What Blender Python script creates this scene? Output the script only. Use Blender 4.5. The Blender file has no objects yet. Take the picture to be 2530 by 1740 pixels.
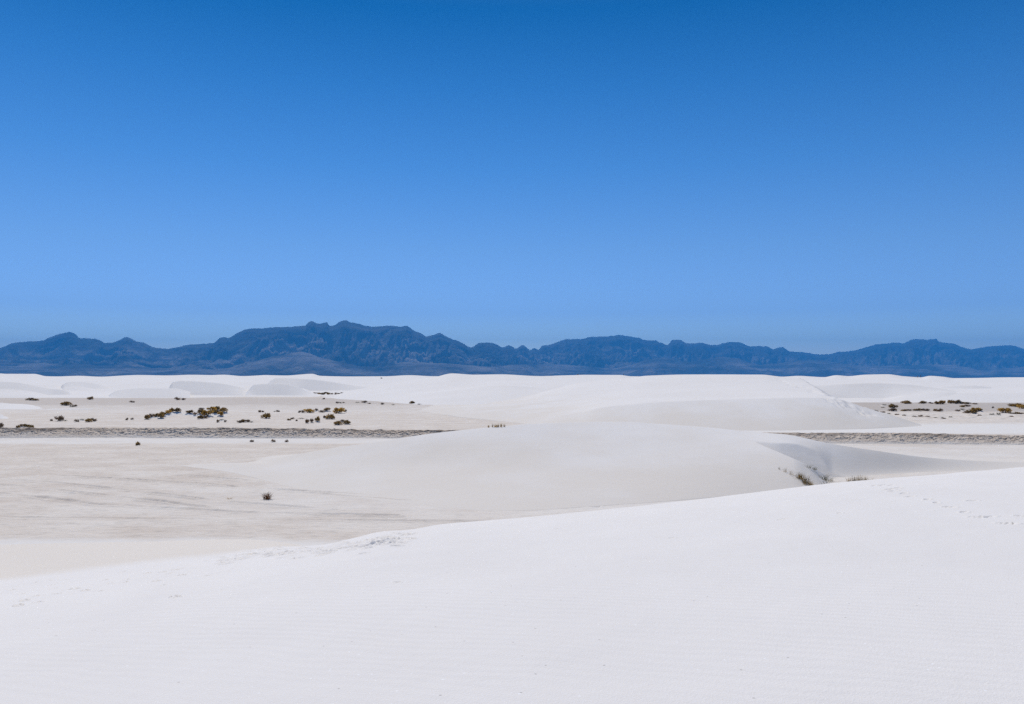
import bpy, math, random
import numpy as np
from mathutils import Vector

R = math.radians
scene = bpy.context.scene
C = scene.collection

# ------------------------------------------------------------------ camera
EYE = 6.0            # eye height above the interdune flat (m)
FPX, CX, HOR = 2000.0, 1265.0, 936.0
cam_d = bpy.data.cameras.new("camera")
cam = bpy.data.objects.new("camera", cam_d)
C.objects.link(cam)
cam.location = (0, 0, EYE)
cam.rotation_euler = (R(90), 0, 0)
cam_d.sensor_width = 36
cam_d.lens = FPX / 2530 * 36
cam_d.shift_y = (HOR - 870) / 2530
cam_d.clip_start = 0.1
cam_d.clip_end = 60000
scene.camera = cam

# ------------------------------------------------------------------ light
SUN_EL, SUN_AZ = 54.5, -20.0          # degrees; azimuth from +Y towards +X
d = Vector((math.cos(R(SUN_EL)) * math.sin(R(SUN_AZ)),
            math.cos(R(SUN_EL)) * math.cos(R(SUN_AZ)), math.sin(R(SUN_EL))))
sun_d = bpy.data.lights.new("sun", 'SUN')
sun_d.energy = 3.45
sun_d.angle = R(0.53)
sun_d.color = (1.0, 0.955, 0.90)
sun = bpy.data.objects.new("sun", sun_d)
sun.rotation_euler = (-d).to_track_quat('-Z', 'Y').to_euler()
sun.location = (0, 0, 200)
C.objects.link(sun)

world = bpy.data.worlds.new("World")
scene.world = world
world.use_nodes = True
wt = world.node_tree
wt.nodes.clear()
sky = wt.nodes.new('ShaderNodeTexSky')
sky.sky_type = 'NISHITA'
sky.sun_disc = False
sky.sun_elevation = R(SUN_EL)
sky.sun_rotation = R(SUN_AZ)
sky.altitude = 1200
sky.air_density = 1.0
sky.dust_density = 0.1
sky.ozone_density = 3.0
gam = wt.nodes.new('ShaderNodeGamma')
gam.inputs[1].default_value = 1.0
tint = wt.nodes.new('ShaderNodeMix')
tint.data_type = 'RGBA'
tint.blend_type = 'MULTIPLY'
tint.inputs[0].default_value = 1.0
SKY_TINT = (1.0, 1.0, 1.0, 1)
tint.inputs[7].default_value = SKY_TINT
# hand-graded sky: blue paling to the horizon, unseen zenith made neutral to warm shade
wtc = wt.nodes.new('ShaderNodeTexCoord')
wsx = wt.nodes.new('ShaderNodeSeparateXYZ')
wt.links.new(wtc.outputs['Generated'], wsx.inputs[0])
wr = wt.nodes.new('ShaderNodeValToRGB')
SKY_RAMP = [(0.0, (1.0, .92, 1.0)), (.045, (.82, .88, 1.0)), (.080, (.52, .625, .87)), (.156, (.405, .555, .745)), (.25, (.215, .46, .69)), (.337, (.095, .365, .605)),
            (.416, (.010, .265, .49)), (.50, (.12, .29, .43)), (.65, (.30, .36, .40)), (1.0, (.44, .43, .42))]
while len(wr.color_ramp.elements) < len(SKY_RAMP):
    wr.color_ramp.elements.new(0.5)
for e_, (p_, c_) in zip(wr.color_ramp.elements, SKY_RAMP):
    e_.position = p_
    e_.color = c_ + (1,)
wt.links.new(wsx.outputs[2], wr.inputs[0])
wt.links.new(wr.outputs[0], tint.inputs[7])
bg = wt.nodes.new('ShaderNodeBackground')
bg.inputs[1].default_value = 0.15
wo = wt.nodes.new('ShaderNodeOutputWorld')
wt.links.new(sky.outputs[0], gam.inputs[0])
wt.links.new(gam.outputs[0], tint.inputs[6])
wt.links.new(tint.outputs[2], bg.inputs[0])
wt.links.new(bg.outputs[0], wo.inputs[0])

scene.view_settings.view_transform = 'Standard'
scene.view_settings.look = 'None'
scene.view_settings.exposure = 0.0
scene.view_settings.gamma = 1.0
scene.view_settings.use_curve_mapping = False
scene.cycles.volume_bounces = 1
scene.cycles.max_bounces = 6
scene.cycles.use_denoising = False

# ------------------------------------------------------------------ helpers
rng = np.random.default_rng(7)
random.seed(7)


def soft(v, a, b):
    t = np.clip((v - a) / (b - a), 0, 1)
    return t * t * (3 - 2 * t)


def hash2(ix, iy, seed):
    h = (ix.astype(np.int64) * 374761393 + iy.astype(np.int64) * 668265263 + seed * 974711) & 0xFFFFFFFF
    h = ((h ^ (h >> 13)) * 1274126177) & 0xFFFFFFFF
    h = h ^ (h >> 16)
    return (h & 0xFFFFFF) / float(0xFFFFFF)


def vnoise(x, y, seed=0):
    """smooth value noise, -1..1"""
    ix, iy = np.floor(x), np.floor(y)
    fx, fy = x - ix, y - iy
    fx = fx * fx * fx * (fx * (fx * 6 - 15) + 10)
    fy = fy * fy * fy * (fy * (fy * 6 - 15) + 10)
    a, b = hash2(ix, iy, seed), hash2(ix + 1, iy, seed)
    c, e = hash2(ix, iy + 1, seed), hash2(ix + 1, iy + 1, seed)
    return 2 * ((a * (1 - fx) + b * fx) * (1 - fy) + (c * (1 - fx) + e * fx) * fy) - 1


def fbm(x, y, octaves=4, seed=0, gain=0.5):
    s, amp, t = 0, 1.0, 0
    for k in range(octaves):
        s = s + amp * vnoise(x * 2 ** k + 17.3 * k, y * 2 ** k - 9.1 * k, seed + k)
        t += amp
        amp *= gain
    return s / t


def slopes(x, y):
    """pchip slopes along axis 0"""
    h = np.diff(x, axis=0)
    dl = np.diff(y, axis=0) / h
    m = np.zeros_like(y)
    if len(y) == 2:
        m[:] = dl[0]
        return m
    w1 = 2 * h[1:] + h[:-1]
    w2 = h[1:] + 2 * h[:-1]
    same = dl[1:] * dl[:-1] > 0
    with np.errstate(divide='ignore', invalid='ignore'):
        hm = (w1 + w2) / (w1 / dl[:-1] + w2 / dl[1:])
    m[1:-1] = np.where(same, hm, 0)
    m[0], m[-1] = dl[0], dl[-1]
    return m


def herm(x0, x1, y0, y1, m0, m1, t):
    h = x1 - x0
    t2, t3 = t * t, t * t * t
    return ((2 * t3 - 3 * t2 + 1) * y0 + (t3 - 2 * t2 + t) * h * m0
            + (-2 * t3 + 3 * t2) * y1 + (t3 - t2) * h * m1)


def pchip(x, y, q):
    x, y = np.asarray(x, float), np.asarray(y, float)
    m = slopes(x, y)
    i = np.clip(np.searchsorted(x, q) - 1, 0, len(x) - 2)
    t = np.clip((q - x[i]) / (x[i + 1] - x[i]), 0, 1)
    return herm(x[i], x[i + 1], y[i], y[i + 1], m[i], m[i + 1], t)


def row_of(pts, px):
    """pts: (px, py, Y) or (px, None, Y, z) -> Y(px), Z(px)"""
    a = np.array([p[0] for p in pts], float)
    Y = np.array([p[2] for p in pts], float)
    Z = np.array([p[3] if p[1] is None else EYE - (p[1] - HOR) / FPX * p[2] for p in pts], float)
    return pchip(a, Y, px), pchip(a, Z, px)


def loft(rows, px, ns, sharp=()):
    """rows near -> far; returns Y, Z grids (n, nu)"""
    YZ = [row_of(r, px) for r in rows]
    Y = np.array([a for a, _ in YZ])
    Z = np.array([b for _, b in YZ])
    for i in range(1, len(rows)):
        Y[i] = np.maximum(Y[i], Y[i - 1] + 0.05)
    cuts = [0] + sorted(sharp) + [len(rows) - 1]
    oy, oz = [], []
    for a, b in zip(cuts[:-1], cuts[1:]):
        m = slopes(Y[a:b + 1], Z[a:b + 1])
        for i in range(a, b):
            n = ns[i]
            for k in range(n):
                t = k / n
                oy.append(Y[i] + (Y[i + 1] - Y[i]) * t)
                oz.append(herm(Y[i], Y[i + 1], Z[i], Z[i + 1], m[i - a], m[i + 1 - a], t))
    oy.append(Y[-1])
    oz.append(Z[-1])
    return np.array(oy), np.array(oz)


def link_mesh(name, verts, faces, mat, parent=None, smooth=True, attrs=None):
    me = bpy.data.meshes.new(name)
    v = np.ascontiguousarray(verts, dtype=np.float32).reshape(-1, 3)
    f = np.ascontiguousarray(faces, dtype=np.int32)
    k = f.shape[1]
    me.vertices.add(len(v))
    me.vertices.foreach_set("co", v.ravel())
    me.loops.add(f.size)
    me.loops.foreach_set("vertex_index", f.ravel())
    me.polygons.add(len(f))
    me.polygons.foreach_set("loop_start", np.arange(0, f.size, k, dtype=np.int32))
    me.polygons.foreach_set("loop_total", np.full(len(f), k, dtype=np.int32))
    me.polygons.foreach_set("use_smooth", np.full(len(f), smooth))
    me.update(calc_edges=True)
    for an, av in (attrs or {}).items():
        at = me.attributes.new(an, 'FLOAT', 'POINT')
        at.data.foreach_set("value", np.ascontiguousarray(av, dtype=np.float32).ravel())
    for m in (mat if isinstance(mat, (list, tuple)) else [mat]):
        me.materials.append(m)
    o = bpy.data.objects.new(name, me)
    C.objects.link(o)
    if parent is not None:
        o.parent = parent
    return o


def grid_faces(n, m):
    i = np.arange(n * m, dtype=np.int32).reshape(n, m)
    return np.stack([i[:-1, :-1], i[:-1, 1:], i[1:, 1:], i[1:, :-1]], -1).reshape(-1, 4)


def grid_mesh(name, X, Y, Z, mat, attrs=None):
    o = link_mesh(name, np.stack([X, Y, Z], -1), grid_faces(*X.shape), mat, attrs=attrs)
    return o


def tag(o, label=None, cat=None, group=None, kind=None):
    if label: o['label'] = label
    if cat: o['category'] = cat
    if group: o['group'] = group
    if kind: o['kind'] = kind
    return o


# ------------------------------------------------------------------ materials
class NT:
    def __init__(s, name):
        s.m = bpy.data.materials.new(name)
        s.m.use_nodes = True
        s.t = s.m.node_tree
        s.bsdf = s.t.nodes['Principled BSDF']
        s.out = s.t.nodes['Material Output']
        s.bsdf.inputs['Roughness'].default_value = 0.95
        s.bsdf.inputs['Specular IOR Level'].default_value = 0.15

    def n(s, kind, **kw):
        nd = s.t.nodes.new(kind)
        for k, v in kw.items():
            setattr(nd, k, v)
        return nd

    def l(s, a, b):
        s.t.links.new(a, b)

    def pos(s, scale=(1, 1, 1), rot=(0, 0, 0)):
        tc = s.n('ShaderNodeTexCoord')
        mp = s.n('ShaderNodeMapping')
        mp.inputs['Scale'].default_value = scale
        mp.inputs['Rotation'].default_value = rot
        s.l(tc.outputs['Object'], mp.inputs[0])
        return mp.outputs[0]

    def noise(s, scale, detail=3, rough=0.5, vec=None):
        nd = s.n('ShaderNodeTexNoise')
        nd.inputs['Scale'].default_value = scale
        nd.inputs['Detail'].default_value = detail
        nd.inputs['Roughness'].default_value = rough
        s.l(vec if vec is not None else s.pos(), nd.inputs['Vector'])
        return nd.outputs['Fac']

    def ramp(s, fac, a, b, lo=0.0, hi=1.0):
        mr = s.n('ShaderNodeMapRange')
        mr.inputs[1].default_value, mr.inputs[2].default_value = lo, hi
        mr.inputs[3].default_value, mr.inputs[4].default_value = a, b
        s.l(fac, mr.inputs[0])
        return mr.outputs[0]

    def mix(s, fac, a, b, blend='MIX'):
        mx = s.n('ShaderNodeMix', data_type='RGBA', blend_type=blend)
        for sock, v in ((mx.inputs[0], fac), (mx.inputs[6], a), (mx.inputs[7], b)):
            if isinstance(v, (int, float)):
                sock.default_value = v
            elif isinstance(v, tuple):
                sock.default_value = v if len(v) == 4 else v + (1,)
            else:
                s.l(v, sock)
        return mx.outputs[2]

    def math(s, op, a, b=0.0):
        nd = s.n('ShaderNodeMath', operation=op)
        for sock, v in ((nd.inputs[0], a), (nd.inputs[1], b)):
            if isinstance(v, (int, float)):
                sock.default_value = v
            else:
                s.l(v, sock)
        return nd.outputs[0]

    def attr(s, name):
        a = s.n('ShaderNodeAttribute', attribute_name=name)
        return a.outputs['Fac']

    def bump(s, h, strength, dist, prev=None):
        b = s.n('ShaderNodeBump')
        b.inputs['Strength'].default_value = strength
        b.inputs['Distance'].default_value = dist
        s.l(h, b.inputs['Height'])
        if prev is not None:
            s.l(prev, b.inputs['Normal'])
        return b.outputs[0]

    def col(s, c):
        if isinstance(c, tuple):
            s.bsdf.inputs['Base Color'].default_value = c + (1,)
        else:
            s.l(c, s.bsdf.inputs['Base Color'])


SAND_A = (0.842, 0.808, 0.770)
SAND_B = (0.792, 0.756, 0.718)


def sand_material(name, fine):
    s = NT(name)
    big = s.noise(0.06, 3, 0.55)
    med = s.noise(0.9, 4, 0.6, s.pos((1, 0.5, 1), (0, 0, 0.3)))
    f = s.math('ADD', s.math('MULTIPLY', big, 0.6), s.math('MULTIPLY', med, 0.4))
    c = s.mix(s.ramp(f, 1, 0, 0.32, 0.68), SAND_A, SAND_B)
    nrm = None
    if fine:
        # crystal glints painted as pale specks, and a few dark grains
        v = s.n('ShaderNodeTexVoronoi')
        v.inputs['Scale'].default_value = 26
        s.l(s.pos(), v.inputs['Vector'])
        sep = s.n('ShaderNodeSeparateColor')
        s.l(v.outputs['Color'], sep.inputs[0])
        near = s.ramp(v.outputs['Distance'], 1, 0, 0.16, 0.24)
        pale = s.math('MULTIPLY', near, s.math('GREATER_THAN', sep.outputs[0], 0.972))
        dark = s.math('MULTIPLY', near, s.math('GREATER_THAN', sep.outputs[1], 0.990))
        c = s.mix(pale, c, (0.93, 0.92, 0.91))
        c = s.mix(s.math('MULTIPLY', dark, 0.6), c, (0.30, 0.27, 0.25))
        grain = s.noise(60, 2, 0.7)
        c = s.mix(s.attr('dust'), c, (0.760, 0.698, 0.622))  # beige dust, with the apron's slope shade put into the colour
        nrm = s.bump(grain, 0.25, 0.02)
        rip = s.n('ShaderNodeTexWave', wave_type='BANDS', bands_direction='Y')
        rip.inputs['Scale'].default_value = 2.6
        rip.inputs['Distortion'].default_value = 8.0
        rip.inputs['Detail'].default_value = 2.0
        rip.inputs['Detail Scale'].default_value = 0.6
        s.l(s.pos((0.7, 1, 1), (0, 0, 0.5)), rip.inputs['Vector'])
        amt = s.ramp(s.noise(0.25, 2), 0.0, 1.0, 0.42, 0.62)
        nrm = s.bump(s.math('MULTIPLY', rip.outputs['Fac'], amt), 0.16, 0.010, nrm)
    else:
        c = s.mix(s.math('MULTIPLY', s.attr('dust'), 0.85), c, (0.760, 0.698, 0.622))  # beige of dusty toes and of shade painted on the near-facing slopes
        nrm = s.bump(s.noise(2.2, 4, 0.6, s.pos((0.6, 1, 1))), 0.25, 0.05)
    s.col(c)
    s.l(nrm, s.bsdf.inputs['Normal'])
    return s.m


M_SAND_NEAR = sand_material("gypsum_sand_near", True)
M_SAND = sand_material("gypsum_sand", False)


def ground_material():
    s = NT("gypsum_crust")
    sand = s.attr('sand')          # 0 damp crust, 1 loose white sand
    damp = s.attr('damp')
    n1 = s.noise(0.35, 5, 0.62, s.pos((0.6, 1, 1), (0, 0, -0.2)))
    n2 = s.noise(3.0, 5, 0.65, s.pos((0.5, 1, 1)))
    crust = s.mix(s.ramp(n1, 0, 1, 0.36, 0.64), (0.682, 0.600, 0.518), (0.776, 0.698, 0.610))
    crust = s.mix(s.ramp(n2, 0.65, 0, 0.32, 0.50), crust, (0.50, 0.45, 0.395))
    crust = s.mix(damp, crust, (0.50, 0.447, 0.400))
    fac = s.math('ADD', sand, s.math('MULTIPLY', s.math('SUBTRACT', n1, 0.5), 0.7))
    fac = s.ramp(fac, 0, 1, 0.15, 0.85)
    c = s.mix(fac, crust, (0.800, 0.765, 0.720))
    # distant desert scrub plain beyond the dune field
    tc = s.n('ShaderNodeTexCoord')
    sp = s.n('ShaderNodeSeparateXYZ')
    s.l(tc.outputs['Object'], sp.inputs[0])
    far = s.ramp(sp.outputs[1], 0, 1, 1500, 2300)
    c = s.mix(far, c, (0.085, 0.075, 0.05))
    s.col(c)
    h = s.noise(5.0, 5, 0.7, s.pos((0.6, 1, 1)))
    amt = s.math('MULTIPLY', h, s.ramp(sand, 1.0, 0.15, 0.2, 0.8))
    s.l(s.bump(amt, 0.55, 0.10), s.bsdf.inputs['Normal'])
    return s.m


M_GROUND = ground_material()


def bank_material():
    s = NT("ploughed_crust")
    n1 = s.noise(2.6, 5, 0.7, s.pos((0.7, 1, 1.2)))
    c = s.mix(s.ramp(n1, 0, 1, 0.36, 0.62), (0.50, 0.395, 0.30), (0.75, 0.635, 0.52))
    n2 = s.noise(7, 4, 0.7, s.pos((0.8, 1, 1)))
    c = s.mix(s.ramp(n2, 0.7, 0, 0.3, 0.44), c, (0.22, 0.165, 0.125))
    c = s.mix(s.attr('lip_shade'), c, (0.20, 0.155, 0.12))  # exposed soil and painted shade along the cut top edge
    c = s.mix(s.attr('sand'), c, (0.74, 0.69, 0.63))
    s.col(c)
    s.l(s.bump(s.noise(5, 5, 0.75), 0.6, 0.12), s.bsdf.inputs['Normal'])
    return s.m


M_BANK = bank_material()


def rock_material():
    s = NT("mountain_rock")
    n1 = s.noise(0.0011, 7, 0.62)
    strata = s.noise(0.0016, 5, 0.6, s.pos((0.25, 0.25, 7)))
    c = s.mix(s.ramp(n1, 0, 1, 0.40, 0.62), (0.050, 0.052, 0.046), (0.30, 0.27, 0.24))
    c = s.mix(s.ramp(strata, 0.75, 0, 0.36, 0.50), c, (0.018, 0.021, 0.018))
    # limestone cap, darkened also to cancel the sunlit rim; paler talus, dark scrub below
    zn = s.math('ADD', s.attr('zone'), s.math('MULTIPLY', s.math('SUBTRACT', s.noise(0.0022, 5, 0.6), 0.5), 0.42))
    c = s.mix(s.ramp(zn, 0, 0.75, 0.60, 0.76), c, (0.030, 0.034, 0.030))
    c = s.mix(s.ramp(zn, 0.9, 0, 0.08, 0.26), c, (0.030, 0.036, 0.026))
    s.col(c)
    s.l(s.bump(s.noise(0.004, 7, 0.65), 1.0, 120), s.bsdf.inputs['Normal'])
    return s.m


M_ROCK = rock_material()


def leaf_material(name, a, b, scale=7):
    s = NT(name)
    oi = s.n('ShaderNodeObjectInfo')
    f = s.noise(scale, 3, 0.6)
    f = s.math('ADD', f, s.math('MULTIPLY', s.math('SUBTRACT', oi.outputs['Random'], 0.5), 0.25))
    s.col(s.mix(s.ramp(f, 0, 1, 0.35, 0.65), a, b))
    s.bsdf.inputs['Roughness'].default_value = 0.8
    tr = s.n('ShaderNodeBsdfTranslucent')
    s.l(s.bsdf.inputs['Base Color'].links[0].from_socket, tr.inputs[0])
    ms = s.n('ShaderNodeMixShader')
    ms.inputs[0].default_value = 0.45
    s.l(s.bsdf.outputs[0], ms.inputs[1])
    s.l(tr.outputs[0], ms.inputs[2])
    s.l(ms.outputs[0], s.out.inputs['Surface'])
    return s.m


M_OLIVE = leaf_material("olive_foliage", (0.16, 0.100, 0.024), (0.42, 0.26, 0.062))
M_GOLD = leaf_material("golden_foliage", (0.32, 0.185, 0.026), (0.72, 0.46, 0.08))
M_DRY = leaf_material("dry_foliage", (0.10, 0.060, 0.030), (0.26, 0.165, 0.09))
M_GREY = leaf_material("grey_green_foliage", (0.17, 0.16, 0.11), (0.32, 0.30, 0.23))
M_GRASS = leaf_material("dry_grass", (0.12, 0.08, 0.02), (0.46, 0.29, 0.08), 3)
M_TWIG = leaf_material("twig_bark", (0.045, 0.034, 0.026), (0.10, 0.078, 0.058), 4)


# ------------------------------------------------------------------ foreground dune
DUNES = []


def dune(name, rows, px, ns, mat=None, sharp=(), noise=0.03, nscale=0.15, post=None, dust_shade_h=0.0):
    Y, Z = loft(rows, px, ns, sharp)
    y0, z0 = Y[0], Z[0]                      # bury the near edge
    Y = np.concatenate([[y0 - 0.9 - .004 * y0], [y0 - .25 - .0012 * y0], Y])
    Z = np.concatenate([[z0 - 0.9], [z0 - .12], Z])
    U = (px - CX) / FPX
    X = U[None, :] * Y
    Z = Z + noise * fbm(X * nscale, Y * nscale, 3, 11)
    if post is not None:
        Z = post(X, Y, Z)
    dust = 1 - soft(Z + dust_shade_h * .5 * fbm(X * .25, Y * .25, 4, 19), -.05, dust_shade_h) if dust_shade_h else np.zeros_like(Z)  # toe dust and warm face shade, painted by height
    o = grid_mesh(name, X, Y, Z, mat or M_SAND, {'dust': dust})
    tag(o, kind='structure')
    DUNES.append((X, Y, Z))
    return o


def crest_row(pts, Y):
    return [(p[0], p[1], Y if len(p) == 2 else p[2]) for p in pts]


def build_foreground():
    px = np.linspace(-640, 3170, 1500)
    crest = [(-640, 1480, 12.6), (-300, 1462, 13.2), (0, 1440, 14), (120, 1426, 14.2), (272, 1406, 14.5), (436, 1385, 14.8), (545, 1375, 15),
             (610, 1364, 15.2), (698, 1352, 15.4), (760, 1349, 15.6), (807, 1347, 15.7), (872, 1335, 15.9), (948, 1319, 16.1), (1014, 1316, 16.3),
             (1090, 1304, 16.6), (1155, 1297, 16.8), (1297, 1284, 17.2), (1580, 1254, 18.2), (1853, 1221, 19.3), (2071, 1194, 20.2),
             (2267, 1177, 21), (2530, 1155, 22), (2900, 1130, 23), (3170, 1118, 24)]
    toe = [(-640, None, 28, -.12), (-300, None, 29, -.12), (0, None, 29.9, -.10), (300, None, 30.3, -.1), (600, None, 30.8, -.1), (760, None, 29.5, -.1), (900, None, 25.5, -.1),
           (1000, None, 24, -.1), (1300, None, 24.0, -.1), (1900, None, 26.5, -.1), (2530, None, 29.8, -.1), (3170, None, 32, -.1)]
    behind = [(-640, None, -40, 4.9), (1265, None, -40, 5.6), (3170, None, -40, 6.0)]
    near = [(-640, None, 2.0, 4.38), (1265, None, 2.0, 4.46), (3170, None, 2.0, 4.52)]
    n2 = [(-640, None, 6.0, 3.80), (0, None, 6.0, 4.0), (1265, None, 6.0, 4.26), (2530, None, 6.0, 4.36), (3170, None, 6, 4.38)]
    # a point beyond the crest: on the left the surface runs on, on the right it drops as a slip face
    past = [(-640, None, 16.5, 1.75), (0, None, 18, 1.72), (300, None, 18.5, 1.95), (545, None, 18.6, 2.12), (700, None, 18.2, 2.2), (850, None, 17.6, 2.05), (1000, None, 17.6, 2.2),
            (1300, None, 18.4, 2.4), (1900, None, 20.6, 2.75), (2530, None, 23.4, 2.95), (3170, None, 25.5, 3.2)]
    Y, Z = loft([behind, near, n2, crest, past, toe], px, [30, 170, 380, 110, 60])
    U = (px - CX) / FPX
    g = np.where(Y >= 3, Y, 3 + (3 - Y) * 1.2)
    X = U[None, :] * g
    Z = Z + 0.018 * fbm(X * 0.45, Y * 0.45, 3, 21) + 0.004 * fbm(X * 3.1, Y * 2.2, 3, 33)
    PY = HOR + (EYE - Z) / np.maximum(Y, 0.5) * FPX

    def find(p, q):
        """surface point seen at photo pixel p, q: nearest first hit along the view column"""
        j = int(np.clip(np.searchsorted(px, p), 0, len(px) - 1))
        col = PY[:, j]
        ok = np.where((Y[:, j] > 2.5) & (col <= q))[0]
        i = ok[0] if len(ok) else len(col) - 1
        return X[i, j], Y[i, j]

    def dent(x, y, lx, ly, depth, rot=0.0, rim=0.5):
        r = 3 * max(lx, ly)
        i0 = np.where(np.abs(Y[:, 750] - y) < r + 3)[0]
        if not len(i0):
            return
        sl = slice(max(i0[0] - 20, 0), i0[-1] + 20)
        dx, dy = X[sl] - x, Y[sl] - y
        c, s_ = math.cos(rot), math.sin(rot)
        a = ((dx * c + dy * s_) / lx) ** 2 + ((-dx * s_ + dy * c) / ly) ** 2
        Z[sl] += -depth * np.exp(-a * a) + depth * rim * np.exp(-(np.sqrt(a) - 1.45) ** 2 / 0.07) * (a < 6)

    r = np.random.default_rng(3)
    # trodden crest on the left
    for k in range(230):
        p = 540 + 480 * r.random() ** 1.0
        base = np.interp(p, [540, 640, 760, 870, 960, 1020], [1388, 1366, 1362, 1350, 1334, 1324])
        q = base + r.normal(0, 7)
        x, y = find(p, q)
        if r.random() < 0.72:
            dent(x, y, .030 + .045 * r.random(), .025 + .04 * r.random(), .016 + .032 * r.random(), r.random() * 3, .4)
        else:
            dent(x, y, .03 + .05 * r.random(), .03 + .04 * r.random(), -(.005 + .012 * r.random()), 0, 0.0)
    for k in range(26):
        p = 20 + 520 * r.random()
        q = np.interp(p, [20, 540], [1470, 1408]) + r.normal(0, 14)
        x, y = find(p, q)
        dent(x, y, .022 + .018 * r.random(), .02 + .02 * r.random(), .03, 0, .4)
    for p, q in ((362, 1417), (400, 1414), (431, 1409), (448, 1422), (385, 1437), (431, 1476), (184, 1456), (210, 1460), (45, 1497), (60, 1485)):
        x, y = find(p, q)
        dent(x, y, .035, .03, .042)
    # trail of prints on the right
    trail = [(2160, 1201), (2175, 1200), (2187, 1198), (2200, 1200), (2198, 1210), (2210, 1208), (2218, 1206), (2205, 1214), (2232, 1220),
             (2245, 1228), (2290, 1234), (2313, 1243), (2345, 1254), (2382, 1266), (2410, 1278), (2425, 1279), (2437, 1277), (2448, 1277),
             (2482, 1294), (2496, 1295), (2526, 1276), (2400, 1238), (2190, 1181), (2140, 1190), (2320, 1171), (2128, 1198), (980, 1439), (1374, 1307),
             (1660, 1330), (1925, 1285), (1935, 1283), (2073, 1268)]
    for k, (p, q) in enumerate(trail):
        x, y = find(p, q)
        if k < 22:
            dent(x, y, .080, .040, .034, r.normal(0, .4), .3)
        else:
            dent(x, y, .035, .025, .02, r.normal(0, .4), .4)
    yc, _ = row_of(crest, px)
    dust = soft(Y - yc[None, :] + .25 * fbm(X * .8, Y * .8, 3, 44), -0.2, 2.2) * soft(1 - X / Y, .9, 1.15)  # dusty apron past the crest, its slope shade painted in too
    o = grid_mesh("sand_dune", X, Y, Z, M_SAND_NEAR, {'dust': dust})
    tag(o, kind='structure')


build_foreground()

# ------------------------------------------------------------------ middle dune in front of the bank
VAL = [(400, 75, 9), (1800, 60, 9), (1830, 54.6, 3.0), (1862, 52.8, 2.0), (1930, 50.5, 1.12), (1996, 49.5, .42), (2062, 49.1, .0), (2180, 49.7, -.05),
       (2300, 51.6, -.06), (2530, 53, -.06), (3000, 54, -.06)]


def slip(X, Y, Z):
    """a slip face hollow: a valley line falling to the right, with its own slope on each side"""
    px_ = CX + FPX * X / Y
    a = [v[0] for v in VAL]
    yv, zv = pchip(a, [v[1] for v in VAL], px_), pchip(a, [v[2] for v in VAL], px_)
    B = zv + np.where(Y > yv, .56 * (Y - yv), .30 * (yv - Y)) + 0.02 * fbm(X * 0.9, Y * 0.9, 3, 5)
    k = 0.06
    h = np.clip(0.5 + 0.5 * (B - Z) / k, 0, 1)
    return B * (1 - h) + Z * h - k * h * (1 - h)


pxm = np.linspace(440, 2950, 1100)
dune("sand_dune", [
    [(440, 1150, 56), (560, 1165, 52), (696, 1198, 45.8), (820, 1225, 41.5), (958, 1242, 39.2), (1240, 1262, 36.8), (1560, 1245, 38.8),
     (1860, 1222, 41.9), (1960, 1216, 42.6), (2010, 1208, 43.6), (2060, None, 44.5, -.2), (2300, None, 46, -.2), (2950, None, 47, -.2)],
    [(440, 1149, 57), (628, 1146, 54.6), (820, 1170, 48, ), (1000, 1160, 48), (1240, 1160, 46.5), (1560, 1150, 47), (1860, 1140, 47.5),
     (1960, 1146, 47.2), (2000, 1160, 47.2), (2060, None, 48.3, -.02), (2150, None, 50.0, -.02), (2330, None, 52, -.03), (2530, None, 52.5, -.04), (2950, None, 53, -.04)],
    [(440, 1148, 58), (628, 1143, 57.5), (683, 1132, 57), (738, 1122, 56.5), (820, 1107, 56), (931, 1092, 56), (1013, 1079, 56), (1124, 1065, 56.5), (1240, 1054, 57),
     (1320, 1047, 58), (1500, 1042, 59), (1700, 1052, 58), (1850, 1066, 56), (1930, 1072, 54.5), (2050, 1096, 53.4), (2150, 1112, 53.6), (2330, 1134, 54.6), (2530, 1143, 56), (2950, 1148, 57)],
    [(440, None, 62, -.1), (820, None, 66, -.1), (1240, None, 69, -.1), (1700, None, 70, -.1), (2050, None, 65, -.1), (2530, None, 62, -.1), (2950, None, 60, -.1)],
], pxm, [110, 110, 60], sharp=(2,), noise=0.03, nscale=0.22, post=slip, dust_shade_h=3.0)  # warm shade painted over the front along with the dust

# ------------------------------------------------------------------ large dune behind the bank
BFOOT_Y = [90, 104.5, 107, 112, 122, 140, 160, 190, 230, 300]
BFOOT_P = [2330, 2285, 2225, 2168, 2140, 2120, 2105, 2086, 2060, 2030]


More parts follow.
